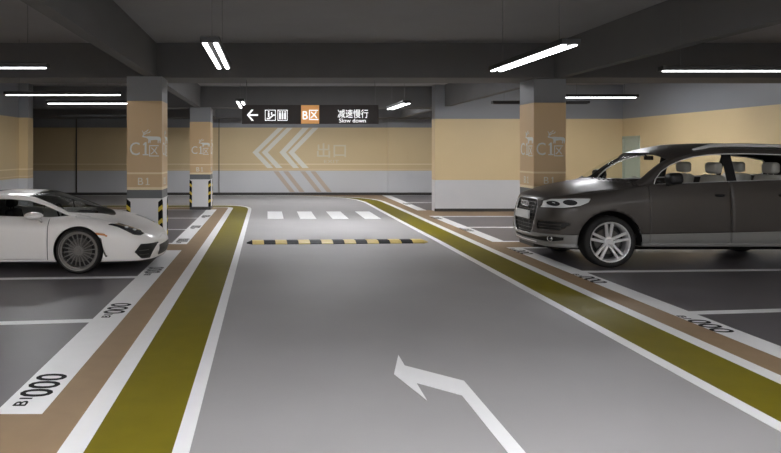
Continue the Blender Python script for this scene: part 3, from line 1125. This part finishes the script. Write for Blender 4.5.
def seat(root, x, y, zs, m, zh, w=.50, head=True, rot=.22):
    bm = nb()
    sofa(bm, x - .30, x + .25, y - w / 2, y + w / 2, zs - .16, zs, .05)
    sofa(bm, x + .16, x + .30, y - w / 2 + .02, y + w / 2 - .02, zs - .06, zh - .17, .055, rot, (x + .2, zs))
    o = obj('seat', bm, m, root, True)
    xx = x + .2 + math.sin(rot) * (zh - .1 - zs)
    bm = nb()
    sofa(bm, xx - .05, xx + .075, y - .14, y + .14, zh - .17, zh, .05)
    tube(bm, [(xx + .01, y - .06, zh - .25), (xx + .01, y - .06, zh - .14)], .008)
    tube(bm, [(xx + .01, y + .06, zh - .25), (xx + .01, y + .06, zh - .14)], .008)
    obj('headrest', bm, m, o, True)
    return o


L, bm, bvh, sp, fp, lp = build_suv()
hx = L / 2
suv = thing('suv', 'dark graphite grey estate SUV parked nose out in the right hand bays', 'car', (3.98 + hx, 10.93, 0))
gp = M['greypaint']
shell(obj('body', shift(part(bm, lp, 0), -hx), gp, suv, True), .014)
shell(obj('bonnet', shift(part(bm, lp, 15), -hx), gp, suv, True), .012)
shell(obj('lower_body', shift(part(bm, lp, 11), -hx), M['lowgrey'], suv, True), .012)  # lower body in a lighter grey than the paint above
obj('panel_gaps', shift(part(bm, lp, 12), -hx), M['seam'], suv)
doors = {}
for pid, nm in ((13, 'front_door'), (14, 'rear_door')):
    for s in (-1, 1):
        doors[(pid, s)] = shell(obj(nm, shift(part(bm, lp, pid, s), -hx), gp, suv, True), .014)
for pid, nm in ((2, 'front_side_window'), (3, 'rear_side_window'), (4, 'quarter_window')):
    for s in (-1, 1):
        obj(nm, shift(part(bm, lp, pid, s), -hx), M['clear'], suv, True)
for s in (-1, 1):
    for pid in (5, 19):
        obj('window_pillar', shift(part(bm, lp, pid, s), -hx), M['trimblack'], suv, True)
obj('windscreen', shift(part(bm, lp, 6), -hx), M['clear'], suv, True)
obj('rear_window', shift(part(bm, lp, 7), -hx), M['tint'], suv, True)
for s in (-1, 1):
    b = part(bm, lp, 8, s)
    hlo = obj('headlight', shift(b, -hx), M['lampglass'], suv, True)
    # dark projector pods
    for (s0, z0, w, h) in ((.205, .903, .062, .036), (.385, .925, .085, .040)):
        q = nb()
        ring = []
        for k in range(20):
            a = 2 * PI * k / 20
            p = sp(s0 + w * math.cos(a), z0 + h * math.sin(a), .013)
            p.x -= hx
            if s > 0:
                p.y = -p.y
            ring.append(q.verts.new(p))
        q.faces.new(ring)
        obj('projector', q, M['lampdark'], hlo)
b = part(bm, lp, 9)
lp9 = loops(b)
shift(b, -hx + .03)
obj('grille', b, M['grille'], suv, True)
g = nb()
for k in range(9):
    z = .455 + k * .055
    wdt = .36 if z > .5 else .31
    tube(g, [fp(y, z, -.015) - Vector((hx, 0, 0)) for y in np.linspace(-wdt, wdt, 9)], .006, 6)
for k in range(7):
    y = -.3 + k * .1
    tube(g, [fp(y, z, -.013) - Vector((hx, 0, 0)) for z in np.linspace(.44, .93, 6)], .004, 6)
obj('grille_bars', g, M['disc'], suv, True)
g = nb()
tube(g, [p - Vector((hx + .004, 0, 0)) for p in thin(lp9[0], .02)], .012, 8, True)
obj('grille_frame', g, M['chrome'], suv, True)
# badge: four interlocked rings
g = nb()
for k in range(4):
    c = fp(0, .855, .012)
    yc = -.096 + k * .064
    tube(g, [Vector((c.x - hx, yc + .041 * math.cos(a), .862 + .041 * math.sin(a))) for a in np.linspace(0, 2 * PI, 24, endpoint=False)], .008, 6, True)
obj('ring_badge', g, M['chrome'], suv, True)
c = fp(0, .70, .02)
pl = obj('number_plate', bx(c.x - hx - .012, c.x - hx + .02, -.26, .26, .64, .765, bevel=.004), M['plate'], suv)
for s in (-1, 1):
    obj('side_intake', shift(part(bm, lp, 10, s), -hx + .01), M['grille'], suv, True)
obj('lower_intake', shift(part(bm, lp, 16), -hx + .01), M['grille'], suv, True)
g = nb()
for s in (-1, 1):
    for z in (.555, .60):
        tube(g, [Vector((fp(s * y, z, .0).x - hx, s * y, z)) for y in np.linspace(.50, .82, 8)], .006, 6)
obj('intake_slats', g, M['disc'], suv)
for s in (-1, 1):
    c = fp(s * .70, .39, .006)
    g = nb()
    d = Vector((1, -s * .8, 0)).normalized()
    tube(g, [c - Vector((hx, 0, 0)), c - Vector((hx, 0, 0)) + d * .03], .034, 16)
    fo = obj('fog_lamp', g, M['lampdark'], suv, True)
    g = nb()
    q = c - Vector((hx, 0, 0)) - d * .004
    n = Vector((-d.y, d.x, 0))
    tube(g, [q + n * (.038 * math.cos(a)) + Vector((0, 0, .038 * math.sin(a))) for a in np.linspace(0, 2 * PI, 24, endpoint=False)], .005, 6, True)
    obj('fog_lamp_ring', g, M['chrome'], fo, True)
# chrome skid under the grille
g = nb()
tube(g, [fp(y, .315, .004) - Vector((hx, 0, 0)) for y in np.linspace(-.42, .42, 13)], .014, 8)
obj('bumper_trim', g, M['satin'], suv, True)
# chrome around the side windows
for s in (-1, 1):
    P = []
    for i in range(len(SUV_DLO)):
        a, b = SUV_DLO[i], SUV_DLO[(i + 1) % len(SUV_DLO)]
        n = max(1, int(math.hypot(a[0] - b[0], a[1] - b[1]) / .04))
        for k in range(n):
            p = sp(a[0] + (b[0] - a[0]) * k / n, a[1] + (b[1] - a[1]) * k / n, .003)
            P.append(Vector((p.x - hx, p.y if s < 0 else -p.y, p.z)))
    obj('window_chrome', tube(nb(), P, .0115, 6, True), M['rail'], suv, True)
    # door mirror
    g = nb()
    sofa(g, 1.63 - hx, 1.82 - hx, min(s * 1.0, s * 1.21), max(s * 1.0, s * 1.21), 1.20, 1.36, .055, -.12, (1.72 - hx, 1.28))
    tube(g, [(1.74 - hx, s * .90, 1.19), (1.75 - hx, s * 1.04, 1.235)], .03, 10, rb=.018)
    mi = obj('door_mirror', g, M['trimblack'], suv, True)
    # handles
    for (h0, d_) in ((2.40, (13, s)), (3.30, (14, s))):
        g = nb()
        P = [sp(h0 + k * .03, 1.035 + (.0 if True else 0), .03 if 0 < k < 4 else .0) for k in range(5)]
        P = [Vector((p.x - hx, p.y * -s if s > 0 else p.y, p.z)) for p in P]
        tube(g, P, .020, 8)
        obj('door_handle', g, M['trimblack'], doors[d_], True)
    # roof rail
    g = nb()
    P = []
    for x in np.linspace(2.26, 4.3, 26):
        h = bvh.ray_cast(Vector((x, -.66, 3)), Vector((0, 0, -1)))[0]
        lift = .045 * min(1, (x - 2.26) / .25, (4.3 - x) / .25)
        P.append(Vector((x - hx, s * .66, h.z + lift + .004)))
    tube(g, P, .026, 8)
    obj('roof_rail', g, M['rail'], suv, True)
# interior
obj('cabin_floor', bx(1.3 - hx, 4.5 - hx, -.82, .82, .42, .46), M['darkleather'], suv)
g = nb()
sofa(g, 1.36 - hx, 1.72 - hx, -.76, .76, .80, 1.13, .06)
sofa(g, 1.25 - hx, 1.50 - hx, -.70, .70, .80, 1.115, .04)
obj('dashboard', g, M['darkleather'], suv, True)
g = nb()
c = Vector((1.86 - hx, -.38, 1.05))
ax = Matrix.Rotation(.35, 3, 'Y')
tube(g, [c + ax @ Vector((0, .18 * math.cos(a), .18 * math.sin(a))) for a in np.linspace(0, 2 * PI, 28, endpoint=False)], .014, 8, True)
tube(g, [c + ax @ Vector((0, -.17, 0)), c + ax @ Vector((.0, .17, 0))], .018, 6)
tube(g, [c, c + Vector((-.2, 0, -.1))], .03, 8)
obj('steering_wheel', g, M['darkleather'], suv, True)
for y in (-.38, .38):
    seat(suv, 2.38 - hx, y, .72, M['leather'], 1.50)
    seat(suv, 3.26 - hx, y, .74, M['leather'], 1.50, .62, rot=.2)
g = nb()
sofa(g, 1.955 - hx, 1.985 - hx, -.12, .12, 1.53, 1.595, .012)
tube(g, [(1.95 - hx, 0, 1.58), (1.86 - hx, 0, 1.66)], .008)
obj('rear_view_mirror', g, M['trimblack'], suv)
obj('underbody', bx(.35 - hx, 4.7 - hx, -.5, .5, .20, .31, bevel=.03), M['seam'], suv)
obj('front_axle', tube(nb(), [(.91 - hx, -.80, .369), (.91 - hx, .80, .369)], .04, 8), M['seam'], suv)
obj('rear_axle', tube(nb(), [(3.91 - hx, -.80, .369), (3.91 - hx, .80, .369)], .04, 8), M['seam'], suv)
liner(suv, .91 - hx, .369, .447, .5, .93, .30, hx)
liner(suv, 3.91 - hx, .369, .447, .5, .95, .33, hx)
first = None
for x in (.91, 3.91):
    for s in (-1, 1):
        w = wheel(suv, x - hx, s * .825, .369, s, .369, .283, .25, 'double', M['satin'], first)
        if first is None:
            first = w
bm.free()


# ------------------------------------------------------------------ white sports car
def build_sports():
    H = [0, .84, .96, .995, 1, .975, .90, .82, .74, .40, 0]

    def st(s, z, y=None):
        return (s, list(zip(y or H, z)))
    G = lambda a, b, c, d: [0, .84, .96, .995, 1, .975, a, b, c, d, 0]
    ST = [
        st(0, [.155, .155, .165, .20, .25, .30, .335, .355, .37, .385, .39]),
        st(.03, [.15, .15, .16, .20, .265, .33, .37, .39, .40, .41, .42]),
        st(.107, [.145, .145, .155, .21, .295, .385, .435, .455, .465, .475, .48]),
        st(.29, [.14, .14, .155, .23, .35, .455, .525, .55, .56, .565, .57]),
        st(.554, [.135, .135, .155, .26, .42, .555, .635, .655, .655, .65, .655]),
        st(.74, [.13, .13, .155, .28, .46, .60, .68, .70, .70, .695, .70]),
        st(.86, [.13, .13, .155, .29, .48, .63, .71, .725, .725, .755, .77]),
        st(1.08, [.125, .125, .15, .30, .49, .65, .735, .75, .755, .83, .86], G(.90, .84, .785, .42)),
        st(1.2, [.125, .125, .15, .30, .49, .655, .745, .765, .785, .88, .905], G(.885, .84, .80, .42)),
        st(1.36, [.125, .125, .15, .30, .48, .65, .75, .83, .865, .94, .965], G(.88, .80, .765, .41)),
        st(1.6, [.125, .125, .15, .29, .47, .64, .75, .925, .96, 1.02, 1.04], G(.88, .74, .70, .38)),
        st(1.82, [.125, .125, .15, .29, .46, .635, .75, .995, 1.03, 1.073, 1.085], G(.885, .70, .655, .36)),
        st(2.27, [.125, .125, .15, .28, .45, .63, .755, 1.025, 1.058, 1.09, 1.095], G(.89, .68, .63, .34)),
        st(2.6, [.125, .125, .15, .29, .47, .66, .79, 1.0, 1.035, 1.07, 1.078], G(.89, .68, .62, .34)),
        st(2.9, [.13, .13, .16, .32, .52, .71, .83, .95, .985, 1.03, 1.04], G(.88, .70, .62, .34)),
        st(3.4, [.14, .14, .18, .35, .57, .76, .85, .89, .91, .94, .95], G(.88, .78, .68, .38)),
        st(4.0, [.18, .18, .22, .37, .56, .74, .82, .85, .86, .87, .875]),
        st(4.3, [.24, .24, .28, .40, .55, .70, .77, .80, .81, .82, .825]),
    ]
    W = [(0, 0), (.006, .14), (.02, .27), (.045, .40), (.08, .52), (.14, .66), (.21, .755), (.3, .825), (.45, .88), (.7, .925), (1.08, .95), (1.5, .94), (2.1, .935), (2.7, .95), (3.4, .96), (3.9, .94), (4.15, .88), (4.26, .7), (4.295, .35), (4.3, 0)]
    sm = [0, .001, .003, .006, .010, .015, .020, .030, .042] + samp([(.055, .3, 14), (.3, .8, 18), (.8, 2.0, 40), (2.0, 3.2, 30), (3.2, 4.15, 20), (4.15, 4.28, 7)]) + [4.285, 4.293, 4.298, 4.3]

    def lean(s, z):
        k = math.exp(-(s / .3) ** 2)
        return k * (.35 * max(0, .26 - z) + .15 * max(0, z - .3))
    bm = car_body(W, ST, sm, 6, lean)
    bvh = BVHTree.FromBMesh(bm)

    def sidepoint(s, z, off=0):
        h = bvh.ray_cast(Vector((s, -3, z)), Vector((0, 1, 0)))
        return Vector((s, h[0].y - off, z))
    wx1, wx2, wz, R = 1.08, 3.64, .31, .338
    arch = lambda x, y, z, t: max(min(math.hypot(x - wx1, z - wz), math.hypot(x - wx2, z - wz) - .01) - R, .5 - abs(y), t - 6.5)
    dlo = poly([(1.24, .778), (1.36, .822), (1.6, .912), (1.82, .975), (2.1, 1.002), (2.4, .995), (2.6, .955), (2.72, .87), (2.74, .815), (2.5, .795), (2.0, .770), (1.5, .762)])
    fd = lambda x, y, z, t: max(dlo(x, z), 5.6 - t, t - 7.6)
    wsl = lambda x, y, z, t: max(8.06 - t, (.78 + .95 * y * y) - x, x - (1.80 + .10 * y * y))
    hl_p = poly([(.70, .665), (.66, .672), (.52, .660), (.38, .612), (.23, .515), (.27, .502), (.35, .515), (.45, .572), (.56, .625)])
    hl = lambda x, y, z, t: max(hl_p(x, z), .40 - abs(y), t - 8.2)
    in_p = poly([(.065, .375), (.255, .388), (.33, .285), (.25, .185), (.155, .178)])
    inn = lambda x, y, z, t: max(in_p(x, z), t - 6, .35 - abs(y))
    ce_p = poly([(.0, .19), (.42, .19), (.45, .22), (.42, .335), (.0, .345)])
    cen = lambda x, y, z, t: max(ce_p(abs(y), z), x - .6, t - 6.5)
    ind_p = poly([(.70, .512), (.86, .535), (.84, .558), (.72, .545)])
    ind = lambda x, y, z, t: max(ind_p(x, z), .5 - abs(y))
    sl_p = poly([(.765, .485), (.80, .50), (.775, .36), (.715, .235), (.70, .24), (.745, .36)])
    slit = lambda x, y, z, t: max(sl_p(x, z), .5 - abs(y))
    sd_p = poly([(2.86, .36), (3.10, .34), (3.16, .62), (3.0, .70)])
    sid = lambda x, y, z, t: max(sd_p(x, z), .5 - abs(y))
    eng = lambda x, y, z, t: max(8.2 - t, 2.35 + .3 * y * y - x, x - 3.5)
    skt = lambda x, y, z, t: max(z - (.158), x - 4.1)
    for f in (arch, fd, wsl, hl, inn, cen, ind, slit, sid, eng, skt):
        cut(bm, f)
    seams = [1.496, 2.80]
    for s in seams:
        for e in (-.004, .004):
            cut(bm, lambda x, y, z, t, s=s, e=e: x - s - e if (t < 6.4 and abs(y) > .4) else (1 if x > s else -1) * .0000005)
    for e in (1.60, 1.615):
        cut(bm, lambda x, y, z, t, e=e: x - e if 5.6 < t < 7.6 else (1 if x > e else -1) * .0000005)
    lp = bm.faces.layers.int['part']
    assign(bm, lambda x, y, z, t: max(1.50 - x, x - 2.796, t - 6.2, .5 - abs(y), .19 - z), 13)
    assign(bm, lambda x, y, z, t: max(6.99 - t, x - (.78 + .95 * y * y), .08 - x, abs(y) - .66), 15)
    for s in seams:
        assign(bm, lambda x, y, z, t, s=s: max(abs(x - s) - .0038, t - 5.9, .5 - abs(y), .19 - z), 12)
    assign(bm, fd, 5)
    assign(bm, lambda x, y, z, t: max(fd(x, y, z, t), x - 1.60), 2)
    assign(bm, lambda x, y, z, t: max(fd(x, y, z, t), 1.615 - x), 3)
    assign(bm, skt, 11)
    assign(bm, wsl, 6); assign(bm, eng, 7); assign(bm, hl, 8); assign(bm, inn, 9); assign(bm, cen, 10)
    assign(bm, ind, 16); assign(bm, slit, 17); assign(bm, sid, 18); assign(bm, arch, 1)
    return bm, bvh, sidepoint, lp


bm, bvh, sp, lp = build_sports()
L = 4.3
hx = L / 2
car = thing('sports_car', 'low white sports coupe parked nose out in the left hand bays', 'car', (-1.49 - hx, 10.43, 0), PI)
wp = M['whitepaint']
shell(obj('body', shift(part(bm, lp, 0), -hx), wp, car, True), .012)
shell(obj('bonnet', shift(part(bm, lp, 15), -hx), wp, car, True), .010)
obj('side_skirt', shift(part(bm, lp, 11), -hx), M['trimblack'], car, True)
obj('panel_gaps', shift(part(bm, lp, 12), -hx), M['seam'], car)
for s in (-1, 1):
    dr = shell(obj('door', shift(part(bm, lp, 13, s), -hx), wp, car, True), .012)
    obj('front_quarter_window', shift(part(bm, lp, 2, s), -hx), M['tint'], car, True)
    obj('side_window', shift(part(bm, lp, 3, s), -hx), M['tint'], car, True)
    obj('headlight', shift(part(bm, lp, 8, s), -hx), M['lampdark'], car, True)
    obj('side_intake', shift(part(bm, lp, 9, s), -hx), M['grille'], car, True)
    obj('indicator', shift(part(bm, lp, 16, s), -hx), M['orange'], car, True)
    obj('fender_slit', shift(part(bm, lp, 17, s), -hx), M['disc'], car, True)
    obj('rear_air_scoop', shift(part(bm, lp, 18, s), -hx), M['grille'], car, True)
    # headlight lenses
    g = nb()
    for (a, z) in ((.36, .575), (.46, .615)):
        p = sp(a, z, .0)
        ellipsoid(g, (a - hx, p.y * -s if s > 0 else p.y, z + .004), (.03, .02, .014), 12)
    obj('headlight_lens', g, M['lampglass'], car, True)
    # intake fins
    g = nb()
    for z in (.24, .30):
        pts = []
        for a in np.linspace(.16, .27, 5):
            p = sp(a, z, .002)
            pts.append(Vector((a - hx, p.y * -s if s > 0 else p.y, z)))
        tube(g, pts, .005, 6)
    obj('intake_fins', g, M['disc'], car)
    # mirror
    g = nb()
    ellipsoid(g, (1.64 - hx, s * 1.06, .80), (.13, .09, .052), 20)
    tube(g, [(1.60 - hx, s * 1.03, .78), (1.585 - hx, s * .90, .715)], .026, 10, rb=.014)
    obj('door_mirror', g, wp, car, True)
for s in (-1, 1):
    obj('window_pillar', shift(part(bm, lp, 5, s), -hx), M['trimblack'], car, True)
obj('windscreen', shift(part(bm, lp, 6), -hx), M['tint'], car, True)
obj('engine_cover', shift(part(bm, lp, 7), -hx), M['trimblack'], car, True)
obj('front_intake', shift(part(bm, lp, 10), -hx), M['grille'], car, True)
# wiper
g = nb()
P = []
for k in range(9):
    y = -.42 + k * .085
    x = .80 + .95 * y * y + .05 + .03 * k
    h = bvh.ray_cast(Vector((x, y, 3)), Vector((0, 0, -1)))[0]
    P.append(Vector((x - hx, y, h.z + .012)))
tube(g, P, .008, 6)
obj('wiper', g, M['trimblack'], car, True)
# interior
obj('cabin_floor', bx(1.1 - hx, 2.75 - hx, -.78, .78, .20, .24), M['darkleather'], car)
g = nb()
sofa(g, 1.18 - hx, 1.50 - hx, -.68, .68, .50, .74, .05)
obj('dashboard', g, M['darkleather'], car, True)
g = nb()
c = Vector((1.68 - hx, -.36, .70))
tube(g, [c + Matrix.Rotation(.35, 3, 'Y') @ Vector((0, .165 * math.cos(a), .165 * math.sin(a))) for a in np.linspace(0, 2 * PI, 24, endpoint=False)], .014, 8, True)
tube(g, [c, c + Vector((-.2, 0, -.06))], .03, 8)
obj('steering_wheel', g, M['darkleather'], car, True)
for y in (-.36, .36):
    seat(car, 2.10 - hx, y, .42, M['darkleather'], .98, rot=.3)
obj('bulkhead', bx(2.60 - hx, 2.66 - hx, -.66, .66, .25, .93), M['darkleather'], car)
obj('underbody', bx(.45 - hx, 4.1 - hx, -.5, .5, .10, .135, bevel=.01), M['seam'], car)
obj('front_axle', tube(nb(), [(1.08 - hx, -.80, .31), (1.08 - hx, .80, .31)], .03, 8), M['seam'], car)
obj('rear_axle', tube(nb(), [(3.64 - hx, -.80, .32), (3.64 - hx, .80, .32)], .03, 8), M['seam'], car)
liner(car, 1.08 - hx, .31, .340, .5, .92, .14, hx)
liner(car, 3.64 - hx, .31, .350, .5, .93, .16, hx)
first = None
for x in (1.08, 3.64):
    for s in (-1, 1):
        w = wheel(car, x - hx, s * .82, .31, s, .31, .262, .235, 'fine', M['gunmetal'], first)
        if first is None:
            first = w
bm.free()

# ------------------------------------------------------------------ world and view
w = bpy.data.worlds.new('world')
SC.world = w
w.use_nodes = True
w.node_tree.nodes['Background'].inputs[0].default_value = (.6, .62, .65, 1)
w.node_tree.nodes['Background'].inputs[1].default_value = .1
SC.view_settings.view_transform = 'Standard'
SC.view_settings.look = 'None'
SC.view_settings.gamma = 1
SC.view_settings.use_curve_mapping = False
SC.view_settings.exposure = 0.47
